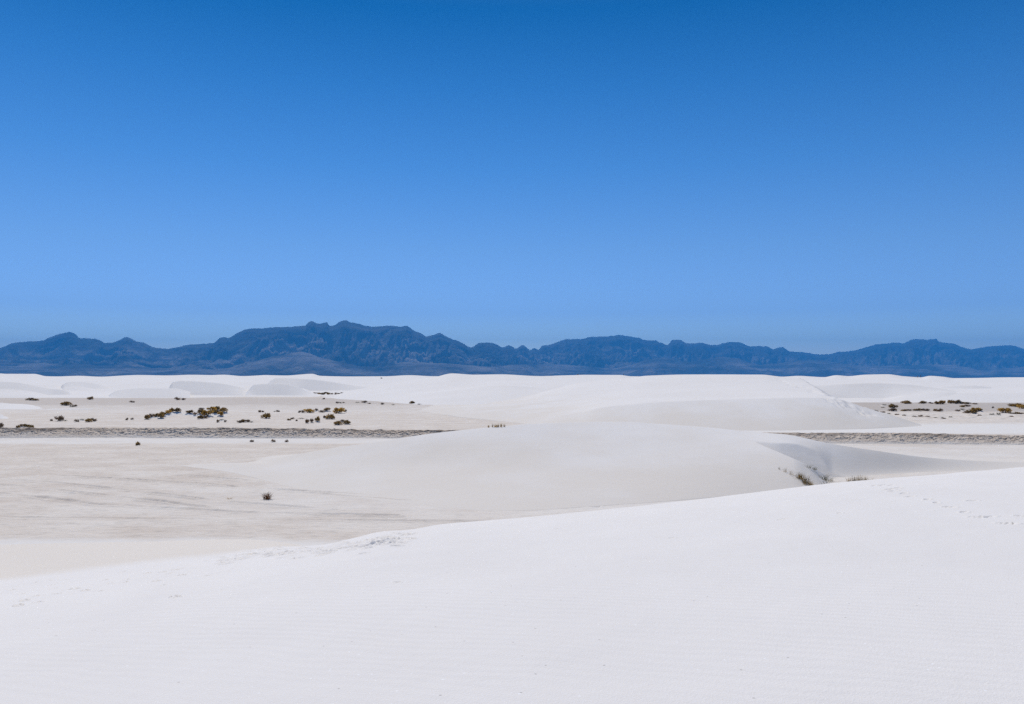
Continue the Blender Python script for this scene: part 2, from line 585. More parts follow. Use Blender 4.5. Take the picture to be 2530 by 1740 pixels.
def big_slip(X, Y, Z):
    px_ = CX + FPX * X / Y
    B = (np.interp(Y, BFOOT_Y, BFOOT_P) - px_) / FPX * Y * .60 - .05
    # heel marks of people climbing along the brink
    B = B + .30 * fbm(X * .9, Y * .35, 3, 15) * (B > .3)
    k = 0.12
    h = np.clip(0.5 + 0.5 * (B - Z) / k, 0, 1)
    Z = B * (1 - h) + Z * h - k * h * (1 - h)
    # a worn climbing trail just inside the brink
    PY = HOR + (EYE - Z) / Y * FPX
    r = np.random.default_rng(12)
    D = np.zeros_like(Z)
    for t in np.linspace(0, 1, 90):
        p = np.interp(t, [0, .25, .5, .75, 1], [1912, 1965, 2022, 2078, 2150]) + r.normal(0, 4)
        q = np.interp(t, [0, .25, .5, .75, 1], [938, 952, 972, 998, 1026]) + r.normal(0, 3)
        j = int(np.argmin(np.abs(px_[0] - p)))
        ok = np.where(PY[:, j] <= q)[0]
        ok = ok[ok > 3]
        if not len(ok):
            continue
        x, y = X[ok[0], j], Y[ok[0], j]
        a = ((X - x) / (.22 + .25 * r.random())) ** 2 + ((Y - y) / (.8 + .9 * r.random())) ** 2
        D = np.maximum(D, (.10 + .16 * r.random()) * np.exp(-a))
    return Z - D


pxb = np.linspace(960, 2300, 1100)
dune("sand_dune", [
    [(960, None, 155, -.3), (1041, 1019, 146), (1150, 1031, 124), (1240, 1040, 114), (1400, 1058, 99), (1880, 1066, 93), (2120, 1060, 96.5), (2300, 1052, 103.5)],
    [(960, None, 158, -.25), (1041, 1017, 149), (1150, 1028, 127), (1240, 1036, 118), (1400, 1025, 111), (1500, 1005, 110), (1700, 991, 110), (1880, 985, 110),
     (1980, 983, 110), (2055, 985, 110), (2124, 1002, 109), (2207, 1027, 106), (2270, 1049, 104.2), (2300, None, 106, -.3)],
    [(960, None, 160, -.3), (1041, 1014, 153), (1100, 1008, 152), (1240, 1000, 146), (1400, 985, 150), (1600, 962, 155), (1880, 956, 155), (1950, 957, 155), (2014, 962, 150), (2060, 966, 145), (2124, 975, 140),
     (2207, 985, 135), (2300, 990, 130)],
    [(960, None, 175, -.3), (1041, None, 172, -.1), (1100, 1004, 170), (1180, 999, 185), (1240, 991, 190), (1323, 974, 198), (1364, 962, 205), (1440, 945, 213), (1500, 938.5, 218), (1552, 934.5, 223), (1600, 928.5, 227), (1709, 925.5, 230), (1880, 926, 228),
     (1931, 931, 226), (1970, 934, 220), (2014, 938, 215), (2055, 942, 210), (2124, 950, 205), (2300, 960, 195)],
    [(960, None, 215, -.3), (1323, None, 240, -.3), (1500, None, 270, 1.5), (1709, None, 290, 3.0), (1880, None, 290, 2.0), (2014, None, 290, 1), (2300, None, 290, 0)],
], pxb, [60, 60, 110, 50], sharp=(1,), noise=0.05, nscale=0.09, post=big_slip, dust_shade_h=3.2)  # lower face gets dust plus painted warm shade

# ------------------------------------------------------------------ pale dune to the left behind it
pxc = np.linspace(770, 1600, 500)
dune("sand_dune", [
    [(770, None, 268, -.3), (807, 984, 250), (917, 991, 218), (1041, 1000, 187), (1200, 1003, 179), (1600, 1003, 179)],
    [(770, None, 272, -.3), (807, 983.5, 254), (917, 988, 226), (1000, 979, 222), (1124, 964, 222), (1240, 953, 222), (1331, 958, 225), (1400, 965, 225), (1600, 970, 225)],
    [(770, None, 276, -.3), (830, 979, 262), (917, 977, 250), (1000, 969, 245), (1124, 960, 240), (1240, 950, 240), (1331, 952, 240), (1600, 955, 240)],
    [(770, None, 300, -.3), (830, 978.5, 280), (862, 969, 300), (903, 959, 310), (958, 947, 320), (1013, 940, 325), (1069, 933, 330), (1118, 923, 330), (1170, 926, 330), (1240, 925, 330), (1334, 929.5, 345), (1400, 928, 520), (1450, 927.2, 660), (1530, 927.5, 680), (1560, 930.5, 680), (1600, 931, 680)],
    [(770, None, 340, -.3), (1069, None, 400, 3), (1334, None, 430, 3), (1450, None, 760, 3), (1600, None, 760, 3)],
], pxc, [30, 14, 50, 16], sharp=(1,), noise=0.08, nscale=0.06)

# ------------------------------------------------------------------ far dunes, left
pxl = np.linspace(-420, 1330, 900)
sil_l = [(-420, 926), (-200, 928), (-60, 924), (0, 923), (14, 924), (83, 924), (116, 930), (140, 930.5), (193, 929), (248, 931), (300, 928.5), (345, 927), (420, 928), (469, 926.5), (520, 927),
         (551, 926), (601, 929.5), (640, 928), (655, 927), (705, 928), (771, 924), (793, 929), (876, 930.5), (953, 930), (1013, 927.5), (1069, 930), (1200, 928), (1330, 930)]
dune("sand_dune", [
    [(-420, 983, 255), (400, 983.5, 253), (770, 978, 285), (1000, 978, 285), (1330, 978, 285)],
    [(-420, 970, 290), (300, 972, 290), (500, 974, 295), (770, 974, 305), (1330, 970, 305)],
    [(-420, 945, 380), (0, 942, 385), (200, 941, 390), (400, 940, 390), (600, 943, 390), (800, 948, 390), (1330, 945, 390)],
    [(-420, 935, 450), (0, 933, 455), (300, 935, 460), (600, 936, 460), (900, 937, 460), (1330, 937, 450)],
    crest_row(sil_l, 560),
    [(-420, None, 680, 2), (1330, None, 680, 2)],
], pxl, [20, 50, 40, 40, 10], noise=0.12, nscale=0.05)


def far_dune(crest, foot, toe, back, yc, yf, n=300, noise=0.05):
    """a dune whose steep face looks this way: toe apron, foot of the face, crest, windward back"""
    a, b = crest[0][0], crest[-1][0]
    px = np.linspace(a, b, n)
    rows = []
    if toe:
        rows.append(crest_row(toe[0], toe[1]))
    rows += [crest_row(foot, yf), crest_row(crest, yc)]
    w = b - a
    yb = yc + back[0]
    rows.append([(a, None, yb, -.6 if a > -300 else back[1]), (a + .2 * w, None, yb, back[1]), (b - .25 * w, None, yb, back[1]), (b, None, yb, -.6)])
    k = 1 if toe else 0
    dune("sand_dune", rows, px, ([10] if toe else []) + [14, 24], sharp=((k, k + 1) if toe else (1,)), noise=noise, nscale=0.08)


# crest line, foot line, apron toe, (back length, back height), distances
far_dune([(-420, 936), (-150, 940), (0, 943), (43, 945.5), (86, 953), (121, 960), (150, 963), (168, 968), (187, 980), (200, 984)],
         [(-420, 956), (0, 960.6), (54, 964), (86, 969), (121, 977), (142, 982), (200, 985)],
         ([(-420, 983.5), (0, 983.8), (142, 984), (200, 986)], 252), (70, 2.0), 282, 274)
far_dune([(146, 962), (157, 949), (170, 944), (194, 943), (220, 945.5), (267, 956), (280, 960)],
         [(146, 966), (160, 956), (185, 954), (215, 958), (235, 961), (280, 961)],
         ([(146, 979), (280, 978)], 292), (60, 3.0), 330, 321, 120)
far_dune([(262, 984), (275, 972), (300, 963), (360, 959), (431, 960), (470, 968)],
         [(262, 985), (300, 983.5), (431, 983), (470, 983)], None, (40, 1.5), 268, 254.6, 150)
far_dune([(405, 976), (416, 960), (428, 944), (450, 941), (535, 946), (580, 954), (620, 966), (640, 976)],
         [(405, 979), (433, 976), (450, 976), (535, 978), (640, 979)],
         ([(405, 984), (640, 983)], 258), (60, 2.5), 292, 279, 200)
far_dune([(600, 979), (612, 966), (630, 950), (690, 948), (730, 955), (765, 970), (790, 978)],
         [(600, 981), (618, 976), (640, 977), (700, 978), (765, 978), (790, 979)],
         ([(600, 983), (790, 982)], 266), (50, 2.0), 286, 276, 160)
far_dune([(640, 965), (662, 946), (683, 934), (765, 937), (821, 944), (862, 951), (905, 956), (940, 955), (1000, 962)],
         [(640, 968), (683, 958), (720, 958), (765, 969), (830, 972), (905, 970), (1000, 972)],
         ([(640, 978), (1000, 977)], 300), (90, 3.0), 345, 331, 200)

# ------------------------------------------------------------------ far dunes, right
pxr = np.linspace(1850, 2960, 600)
sil_r = [(1850, 929), (1890, 931), (1934, 931), (1973, 929), (2036, 932), (2066, 927.5), (2097, 929.5), (2138, 926), (2193, 925), (2235, 930), (2276, 932.5), (2298, 929), (2330, 931), (2359, 934.5), (2414, 934),
         (2470, 933), (2530, 932.5), (2700, 930), (2960, 933)]
dune("sand_dune", [
    [(1850, 994, 207), (2960, 996, 200)],
    [(1850, 980, 228), (2200, 982, 228), (2330, 970, 228), (2400, 969, 228), (2530, 969, 228), (2960, 967, 228)],
    [(1850, 955, 300), (2200, 955, 300), (2400, 965, 262), (2530, 965, 262), (2960, 963, 262)],
    [(1850, 945, 360), (2200, 940, 380), (2400, 946, 380), (2960, 946, 380)],
    crest_row(sil_r, 520),
    [(1850, None, 620, 2), (2960, None, 620, 2)],
], pxr, [20, 40, 30, 30, 10], noise=0.1, nscale=0.05)
far_dune([(1980, 952), (2014, 952), (2045, 951), (2100, 948), (2150, 946.5), (2200, 948), (2240, 950), (2290, 956), (2330, 962), (2400, 972)],
         [(1980, 972), (2050, 985), (2110, 989), (2180, 985), (2240, 976), (2330, 969), (2400, 975)],
         ([(1980, 994), (2400, 994.5)], 206.5), (90, 2.5), 238, 223)
far_dune([(2310, 957), (2335, 954), (2400, 953), (2440, 957), (2475, 965), (2500, 968)],
         [(2310, 958), (2340, 961), (2400, 966), (2475, 968), (2500, 969)],
         None, (70, 3.0), 300, 290, 150)
# low sand lobe coming in from the left
far_dune([(-420, 985), (0, 995), (40, 1000), (100, 1006), (170, 1009), (230, 1010)],
         [(-420, 1013), (0, 1013), (100, 1012.6), (170, 1011), (230, 1010.6)], None, (30, -.2), 172, 157.5, 160)
far_dune([(-420, 1018), (-40, 1018), (0, 1023), (10, 1028), (26, 1035)],
         [(-420, 1034), (-40, 1035), (26, 1036)], None, (20, -.2), 124, 121.0, 80, 0.02)

# ------------------------------------------------------------------ shrubs: photo column, photo row of the base, width, height (photo pixels), look
O, G, D, S = 'olive', 'gold', 'dry', 'grey'
CLUSTERS = [
    # place phrase, distance, members
    ("in the farthest pair below the left dunes", 218, [(75, 989, 16, 6, O), (88, 990, 12, 5, O)]),
    ("alone on the mauve flat, far left", 181, [(162, 1002.5, 21, 10, O)]),
    ("right of the lone far-left shrub", 168, [(176, 1006, 10, 4, S), (184, 1005, 12, 5, D)]),
    ("leaning at the foot of the far-left dunes", 232, [(222, 988, 13, 8, O)]),
    ("on the bare far flat, low and lone", 203, [(327, 995, 12, 5, D)]),
    ("in the twin mound under the dune foot", 226, [(438, 988.5, 15, 7, D), (454, 988.5, 11, 5, D)]),
    ("climbing the long white mound, left middle", 118, [(364, 1036, 12, 11, O), (374, 1031, 12, 9, D), (384, 1030, 12, 9, O), (397, 1033, 15, 13, O),
                                         (405, 1026, 13, 9, O), (414, 1022, 15, 9, G), (425, 1018, 13, 10, O), (438, 1018, 13, 10, O)]),
    ("just left of the big golden clump", 119, [(467, 1021, 16, 8, O), (483, 1025, 11, 7, D)]),
    ("in the big golden clump", 119, [(496, 1035, 15, 9, O), (508, 1034, 12, 7, D), (499, 1021, 19, 9, O), (498, 1013, 13, 6, D), (513, 1027, 21, 14, G), (523, 1015, 20, 10, G),
                                       (536, 1013, 13, 9, O), (532, 1021, 15, 8, O), (546, 1026, 15, 10, G), (551, 1018, 16, 11, O)]),
    ("arching over a round white mound", 110, [(539, 1044, 8, 8, D), (548, 1038, 13, 3, S), (557, 1043, 7, 6, D)]),
    ("in the low row right of the arch mound", 110, [(591, 1045, 13, 7, D), (602, 1043, 13, 7, O), (612, 1043, 13, 7, D), (621, 1044, 8, 4, S)]),
    ("on the far-left spiky mound", 114, [(127, 1041, 7, 6, D), (146, 1041, 22, 14, D), (161, 1041, 9, 4, S)]),
    ("on the double mound left of centre", 112, [(190, 1043, 11, 7, D), (201, 1037.5, 15, 3, S), (218, 1043, 13, 9, O), (231, 1041, 15, 8, D)]),
    ("on the tiny peaked mound", 115, [(314, 1038, 7, 6, D), (326, 1037, 7, 5, D)]),
    ("around a pale mound just behind the bank", 96, [(45, 1059, 9, 8, O), (54, 1054, 13, 7, D), (67, 1055, 13, 8, O), (77, 1059, 11, 9, O)]),
    ("cut by the left picture edge behind the bank", 96, [(1, 1058, 14, 14, D)]),
    ("dark and round, alone on the flat", 121, [(658, 1034, 20, 13, O)]),
    ("in the small pair above the round dark shrub", 145, [(642, 1019, 9, 6, D), (650, 1019, 6, 5, D)]),
    ("in the faint pair right of the round dark shrub", 146, [(678, 1018, 5, 3, S), (687, 1018, 9, 5, D)]),
    ("in the upper row behind the bank", 141, [(740, 1020, 7, 6, D), (748, 1020, 8, 7, D), (765, 1020, 22, 10, G), (782, 1015, 8, 6, D), (796, 1019, 14, 6, D),
                                              (808, 1015, 15, 8, O), (838, 1022, 22, 15, G), (853, 1018, 8, 6, D)]),
    ("in the middle row of low mounds", 119, [(715, 1039, 9, 5, O), (722, 1036, 9, 5, D), (733, 1041, 6, 5, D), (743, 1035, 15, 3, S), (803, 1033, 10, 7, D), (816, 1035.5, 19, 12, O)]),
    ("on the striped mound above the bank", 109, [(759, 1046, 11, 11, D), (771, 1045, 9, 12, D), (784, 1042, 12, 13, O)]),
    ("on the nearest mound right of the stripes", 104, [(834, 1050, 17, 10, O), (846, 1042, 11, 6, D), (857, 1048, 15, 10, O)]),
    ("lone speck before the pale dune's tip", 235, [(800, 987, 7, 4, D)]),
    ("in the faint trio under the pale dune", 197, [(834, 997, 9, 5, D), (842, 997, 7, 4, S), (849, 996, 6, 3, D)]),
    ("in the line along the pale dune's foot", 196, [(884, 995.5, 11, 2.5, S), (901, 995, 15, 5, D), (912, 998, 9, 3, D), (945, 1000, 9, 5, D), (971, 1001.5, 7, 3, S), (1019, 998, 11, 7, O), (1036, 1000, 8, 3, S)]),
    ("in the thin row below the far dune", 296, [(778, 972.5, 9, 3, D), (788, 974, 9, 4, O), (797, 975.5, 11, 5, O), (804, 972.5, 9, 4, O), (811, 975.5, 9, 6, O), (820, 975, 7, 4, D),
                                                          (829, 975.5, 6, 6, D), (836, 974, 9, 3, D), (845, 972.5, 9, 3, D)]),
    ("on the pale strip before the bank", 76.5, [(341, 1101, 10.5, 10, O), (623, 1093, 9, 7, D), (676, 1093, 10, 8, D), (708, 1093, 8, 7, D)]),
    # right side
    ("strewn over churned sand by the large dune's toe", 146, [(2126, 1011, 10, 3, D), (2141, 1013, 11, 4, D), (2152, 1018, 10, 4, S), (2164, 1017, 12, 4, D), (2181, 1020, 12, 4, D), (2197, 1024, 9, 4, S), (2216, 1026, 12, 4, D), (2234, 1028, 11, 4, D), (2292, 1031, 13, 4, D)]),
    ("in the loose scatter below the front row", 128, [(2259, 1031, 12, 4, D), (2274, 1030, 12, 5, D), (2312, 1034, 10, 4, S), (2331, 1035, 11, 4, D), (2348, 1032, 10, 4, S), (2420, 1028, 11, 4, D), (2498, 1031, 12, 4, D)]),
    ("at the right thicket's left end", 172, [(2184, 1001.5, 11, 3, S), (2182, 1008, 9, 3, S), (2207, 1008.5, 20, 10, O), (2207, 1016.5, 21, 8, D)]),
    ("in the right thicket's back row", 194, [(2238, 998, 21, 8, O), (2281, 997.5, 15, 7, O), (2300, 997.5, 12, 4, D), (2317, 999, 13, 8, O), (2329, 999, 15, 10, G), (2349, 997.5, 15, 9, O),
                                                  (2362, 998, 19, 10, O), (2378, 998, 13, 5, O), (2391, 998.5, 13, 5, O), (2409, 999.5, 13, 4, D)]),
    ("between the two right-hand rows", 172, [(2377, 1006, 11, 5, O), (2390, 1004.5, 15, 5, D), (2453, 1009, 5, 5, D)]),
    ("in the right thicket's front row", 149, [(2234, 1016, 15, 5, O), (2246, 1015.5, 15, 5, D), (2264, 1016, 17, 7, O), (2279, 1015, 13, 6, D), (2290, 1016, 15, 6, D), (2311, 1016, 9, 6, O), (2322, 1017.5, 15, 8, D),
                                                  (2367, 1016.5, 11, 5, D), (2377, 1014, 10, 5, S)]),
    ("in the tall pile right of the gap", 139, [(2389, 1022.5, 15, 7, D), (2402, 1022.5, 23, 12, O), (2411, 1016, 18, 9, G), (2422, 1016, 11, 7, O)]),
    ("in the golden group at the right edge", 141, [(2452, 1027, 12, 6, S), (2466, 1026, 11, 7, S), (2481, 1020.5, 25, 13, G), (2503, 1024, 15, 5, D), (2519, 1023, 19, 5, O)]),
    ("cut by the right picture edge at the back", 172, [(2500, 1004.5, 16, 7, O), (2514, 1006, 19, 9, O), (2526, 1010, 18, 10, G)]),
]
HUM = []      # hummocks under the shrubs: x, y, height, radius
PLANTS = []
for place, Yc, mem in CLUSTERS:
    for (p, q, w, h, kind) in mem:
        yy = Yc + random.uniform(-.8, .8)
        zr = EYE - (q - HOR) / FPX * yy
        z = 0.02 if zr < .05 else min(0.50 * zr, 0.42)      # part of the rise is a mound, the rest is distance
        yy = (EYE - z) * FPX / (q - HOR)
        x = (p - CX) / FPX * yy
        wm, hm = w / FPX * yy, h / FPX * yy
        PLANTS.append((place, x, yy, z, wm, hm, kind, p))
        HUM.append((x, yy + .1, z + 0.04, max(0.70 * wm, 0.45 + 1.1 * z)))

# ------------------------------------------------------------------ ground sheet
def band(py, a, b, w):
    return soft(py, a - w, a + w) * (1 - soft(py, b - w, b + w))


def hummocks(X, Y):
    H = np.zeros_like(X)
    for (x, y, h, r) in HUM:
        i = np.where((Y[:, 0] > y - 3 * r) & (Y[:, 0] < y + 3 * r))[0]
        if not len(i):
            continue
        sl = slice(i[0], i[-1] + 1)
        dd = ((X[sl] - x) ** 2 + (Y[sl] - y) ** 2) / r ** 2
        H[sl] = np.maximum(H[sl], h * np.exp(-dd * dd * 0.35 - dd * 0.45))
    return H


TRACKS = [  # wheel tracks and drift lines across the near flat, as world points
    [(-45, 53), (-27, 47), (-19, 42.5), (-14, 39.5), (-8, 37)],
    [(-45, 51), (-27.5, 45.2), (-19.5, 40.8), (-14.6, 38)],
    [(-45, 48), (-28, 43), (-20, 38.8), (-12, 36.3), (-5, 35.4)],
    [(-28, 50), (-20, 47), (-12, 43.5), (-6, 40.5), (0, 37.5)],
    [(-24, 52), (-16, 48), (-8, 43.5), (-2, 40.4), (4, 38)],
    [(-40, 37), (-20, 35), (-10, 34.4), (0, 34), (8, 34.5)],
]


def build_ground():
    near = np.geomspace(22, 330, 900)
    ys = np.concatenate([[-300, -60, 5, 15], near, np.geomspace(340, 22500, 60)])
    px = np.concatenate([[-60000, -20000, -6000, -2000], np.linspace(-560, 3090, 1250), [4500, 8500, 22500, 62500]])
    U = (px - CX) / FPX
    Y = np.repeat(ys[:, None], len(px), 1)
    X = U[None, :] * np.maximum(Y, 22)
    X = np.clip(X, -27000, 27000)
    H = hummocks(X, Y)
    PY = HOR + FPX * EYE / np.maximum(Y, 5)
    left = 1 - soft(X / np.maximum(Y, 5), 0.10, 0.30)
    wig = 6 * fbm(X * .02, Y * .02, 3, 51) * np.clip(80 / np.maximum(Y, 1), .2, 1.5)
    P = PY + wig
    sandL = (0.10 + 0.25 * band(P, 1000, 1020, 8) + 0.08 * band(P, 1016, 1057, 8) + 0.55 * band(P, 1082, 1096, 3)
             + 0.05 * band(P, 1100, 1150, 10) + 0.12 * band(P, 1150, 1350, 30))
    dampL = 0.55 * band(P, 983, 1001, 3) + 0.25 * band(P, 1001, 1012, 5)
    sandR = (0.15 + 0.75 * band(P, 1045, 1070, 5) + 0.15 * band(P, 1018, 1042, 6) + 0.30 * band(P, 1098, 1130, 6) + 0.3 * band(P, 1125, 1400, 12))
    dampR = 0.9 * band(P, 994, 1015, 3)
    sand = left * sandL + (1 - left) * sandR
    damp = left * dampL + (1 - left) * dampR
    # loose sand blown out in front of the dune toes and on hummocks
    toe = np.exp(-((X - 2) / 16) ** 2 - ((Y - 41) / 7) ** 2) * .35
    sand = np.clip(sand + soft(H, .05, .25) * 1.2 + toe, 0, 1.2)
    damp = damp * (1 - soft(H, .02, .15))
    apron = soft(P + 10 * fbm(X * .3, Y * .3, 3, 8), 1318, 1342)
    sand = np.clip(np.maximum(sand, apron * 0.8), 0, 1.2)
    rough = (1 - np.clip(sand, 0, 1)) * soft(Y, 24, 30) * (1 - soft(Y, 300, 330))
    Z = H + 0.03 * fbm(X * .12, Y * .12, 3, 61) * soft(Y, 24, 40) + rough * 0.035 * fbm(X * .9, Y * 1.8, 4, 62)
    # churned ground at the foot of the large dune, right
    ch = np.exp(-((X - 72) / 26) ** 2 - ((Y - 128) / 16) ** 2) * (X / np.maximum(Y, 5) > .4)
    Z += ch * np.maximum(0, fbm(X * .9, Y * .6, 3, 64)) * 0.32
    m = (ys > 28) & (ys < 62)
    sl = slice(np.where(m)[0][0], np.where(m)[0][-1] + 1)
    for tr in TRACKS:
        t = np.array(tr, float)
        dist = np.full(X[sl].shape, 1e9)
        for k in range(len(t) - 1):
            a, b = t[k], t[k + 1]
            ab = b - a
            s = np.clip(((X[sl] - a[0]) * ab[0] + (Y[sl] - a[1]) * ab[1]) / (ab @ ab), 0, 1)
            dist = np.minimum(dist, np.hypot(X[sl] - a[0] - s * ab[0], Y[sl] - a[1] - s * ab[1]))
        dist = np.abs(dist + 0.15 * fbm(X[sl] * .5, Y[sl] * .5, 2, 70))
        br = (.45 if tr[0][1] < 40 else 1.0) * np.clip(0.55 + 0.9 * fbm(X[sl] * .35, Y[sl] * .35, 3, 71), 0, 1)
        Z[sl] += br * (-0.10 * np.exp(-(dist / .11) ** 2) + 0.08 * np.exp(-((dist - .27) / .11) ** 2))
    Z = np.where(Y < 20, -0.5, Z)
    o = grid_mesh("ground", X, Y, Z, M_GROUND, {'sand': sand, 'damp': damp})
    tag(o, kind='structure')
    return X, Y, Z, px, ys


build_ground()


# ------------------------------------------------------------------ ploughed bank along the road
def build_bank():
    px = np.linspace(-480, 3010, 3200)
    base = [(-480, 1084), (0, 1083), (300, 1082), (620, 1083.5), (900, 1084), (1300, 1086), (1950, 1096), (2250, 1098), (2530, 1100), (3010, 1102)]
    top = [(-480, 1057), (0, 1057.5), (440, 1057.5), (700, 1059), (950, 1062), (1300, 1064), (1930, 1069.5), (2250, 1070.5), (2440, 1075), (2530, 1076.5), (3010, 1078)]
    pb = pchip([a for a, _ in base], [b for _, b in base], px)
    pt = pchip([a for a, _ in top], [b for _, b in top], px)
    Yb = FPX * EYE / (pb - HOR)
    Yt = Yb + 2.3
    Zt = EYE - (pt - HOR) / FPX * Yt
    U = (px - CX) / FPX
    rows_y, rows_z, sandv = [], [], []
    n = 34
    for k in range(n + 1):
        t = k / n
        rows_y.append(Yb + 2.3 * t)
        rows_z.append(-0.05 + (Zt + .05) * t ** 0.85)
        sandv.append(np.full(len(px), 0.75 * (1 - min(1, t / .30))) + 0.30 * (1 - t))
    for k in range(1, 13):
        t = k / 12
        rows_y.append(Yt + 7 * t)
        rows_z.append(Zt + (-.15 - Zt) * soft(np.array(t), 0, 1))
        sandv.append(np.full(len(px), 0.9 * min(1, t * 6)))
    Y, Z, S_ = np.array(rows_y), np.array(rows_z), np.array(sandv)
    X = U[None, :] * Y
    face = np.zeros(len(Y))[:, None] + np.concatenate([np.linspace(0.15, 1, 20), np.linspace(1, .8, n + 1 - 20), np.linspace(.6, 0, 12)])[:, None]
    # clods and gouges
    n1 = fbm(X * 2.0, Y * 2.2 + Z * 3, 4, 81, .65)
    n2 = fbm(X * 5.3, Y * 6 + Z * 7, 3, 82, .6)
    amp = 0.45 + 0.75 * np.clip(0.5 + 1.2 * fbm(X * .06, Y * .06, 3, 88), 0, 1)
    Y = Y - face * amp * (0.24 * n1 + 0.13 * n2)
    Z = Z + face * amp * (0.15 * fbm(X * 1.4 + 40, Y * 1.5, 4, 83, .6))
    S_ = np.clip(S_ + soft(fbm(X * .6, Y * 2, 3, 84), .15, .5) * .35 * (1 - face * .5), 0, 1)
    tt = np.concatenate([np.linspace(0, 1, n + 1), np.full(12, 2.0)])[:, None] + .22 * fbm(X * .9, Y * .9, 3, 86)
    lip_shade = soft(tt, .62, .86) * (1 - soft(tt, 1.0, 1.12)) * np.clip(.45 + 1.1 * fbm(X * .15, Y * .2, 3, 87) + .5 * fbm(X * 2.2, Y * 2.0, 2, 89), 0, .9)  # darkens the top edge: bare soil plus the shade of the cut
    o = grid_mesh("road_bank", X, Y, Z, M_BANK, {'sand': S_, 'lip_shade': lip_shade})
    tag(o, kind='structure')


build_bank()

# ------------------------------------------------------------------ mountains
SIL = [(0, 860), (28, 849), (69, 844), (105, 841), (124, 833), (154, 824), (174, 821), (185, 824), (197, 835.5), (234, 837), (245, 840), (262, 847), (278, 847), (312, 833), (339, 844), (353, 846), (380, 857.5), (411, 862),
       (430, 860), (463, 852.5), (505, 849), (527, 848), (546, 834), (557, 833), (562, 835), (593, 819), (609, 813), (647, 810.6), (710, 807), (754, 804.6), (763, 794.7), (771, 793), (785, 799.6), (807, 796), (815, 805), (823, 805),
       (840, 794), (856, 791), (865, 795.5), (889.5, 801), (911.5, 806), (942, 807), (961, 804), (989, 807), (1002.5, 804.6), (1022, 816), (1041, 824), (1052, 830.5), (1074, 827), (1085, 823), (1104.5, 832.7), (1124, 839.6),
       (1149, 850.6), (1164, 859), (1184.5, 847), (1206.5, 846.5), (1229, 851.5), (1240, 857.5), (1259, 854), (1274.5, 861), (1291, 853), (1310, 864), (1321, 861), (1331, 863.6), (1339, 854), (1353, 853), (1403, 838), (1433, 838),
       (1460.6, 832.7), (1499, 831), (1532, 828), (1557, 831), (1576, 834), (1590, 839.6), (1620.5, 842), (1648, 852), (1663, 839), (1681, 840.4), (1698, 848.7), (1731, 847), (1764, 852.6), (1791.5, 846.5), (1822, 845), (1855, 856),
       (1880, 855), (1895.5, 856), (1911, 862.5), (1931, 857), (1951, 868.6), (1978, 870.5), (2000, 872), (2017, 876), (2055, 874), (2069, 870), (2088.5, 869), (2124, 863), (2171, 850), (2221, 847), (2229, 848.4), (2259.5, 837),
       (2284, 839), (2312, 837), (2320, 845), (2350.5, 848), (2370, 855), (2400, 862.5), (2436, 857.5), (2494, 852.6), (2530, 861.7)]
SIL = [(-900, 880), (-600, 862), (-420, 850), (-250, 858), (-120, 866)] + SIL + [(2620, 872), (2760, 858), (2900, 866), (3100, 850), (3430, 880)]


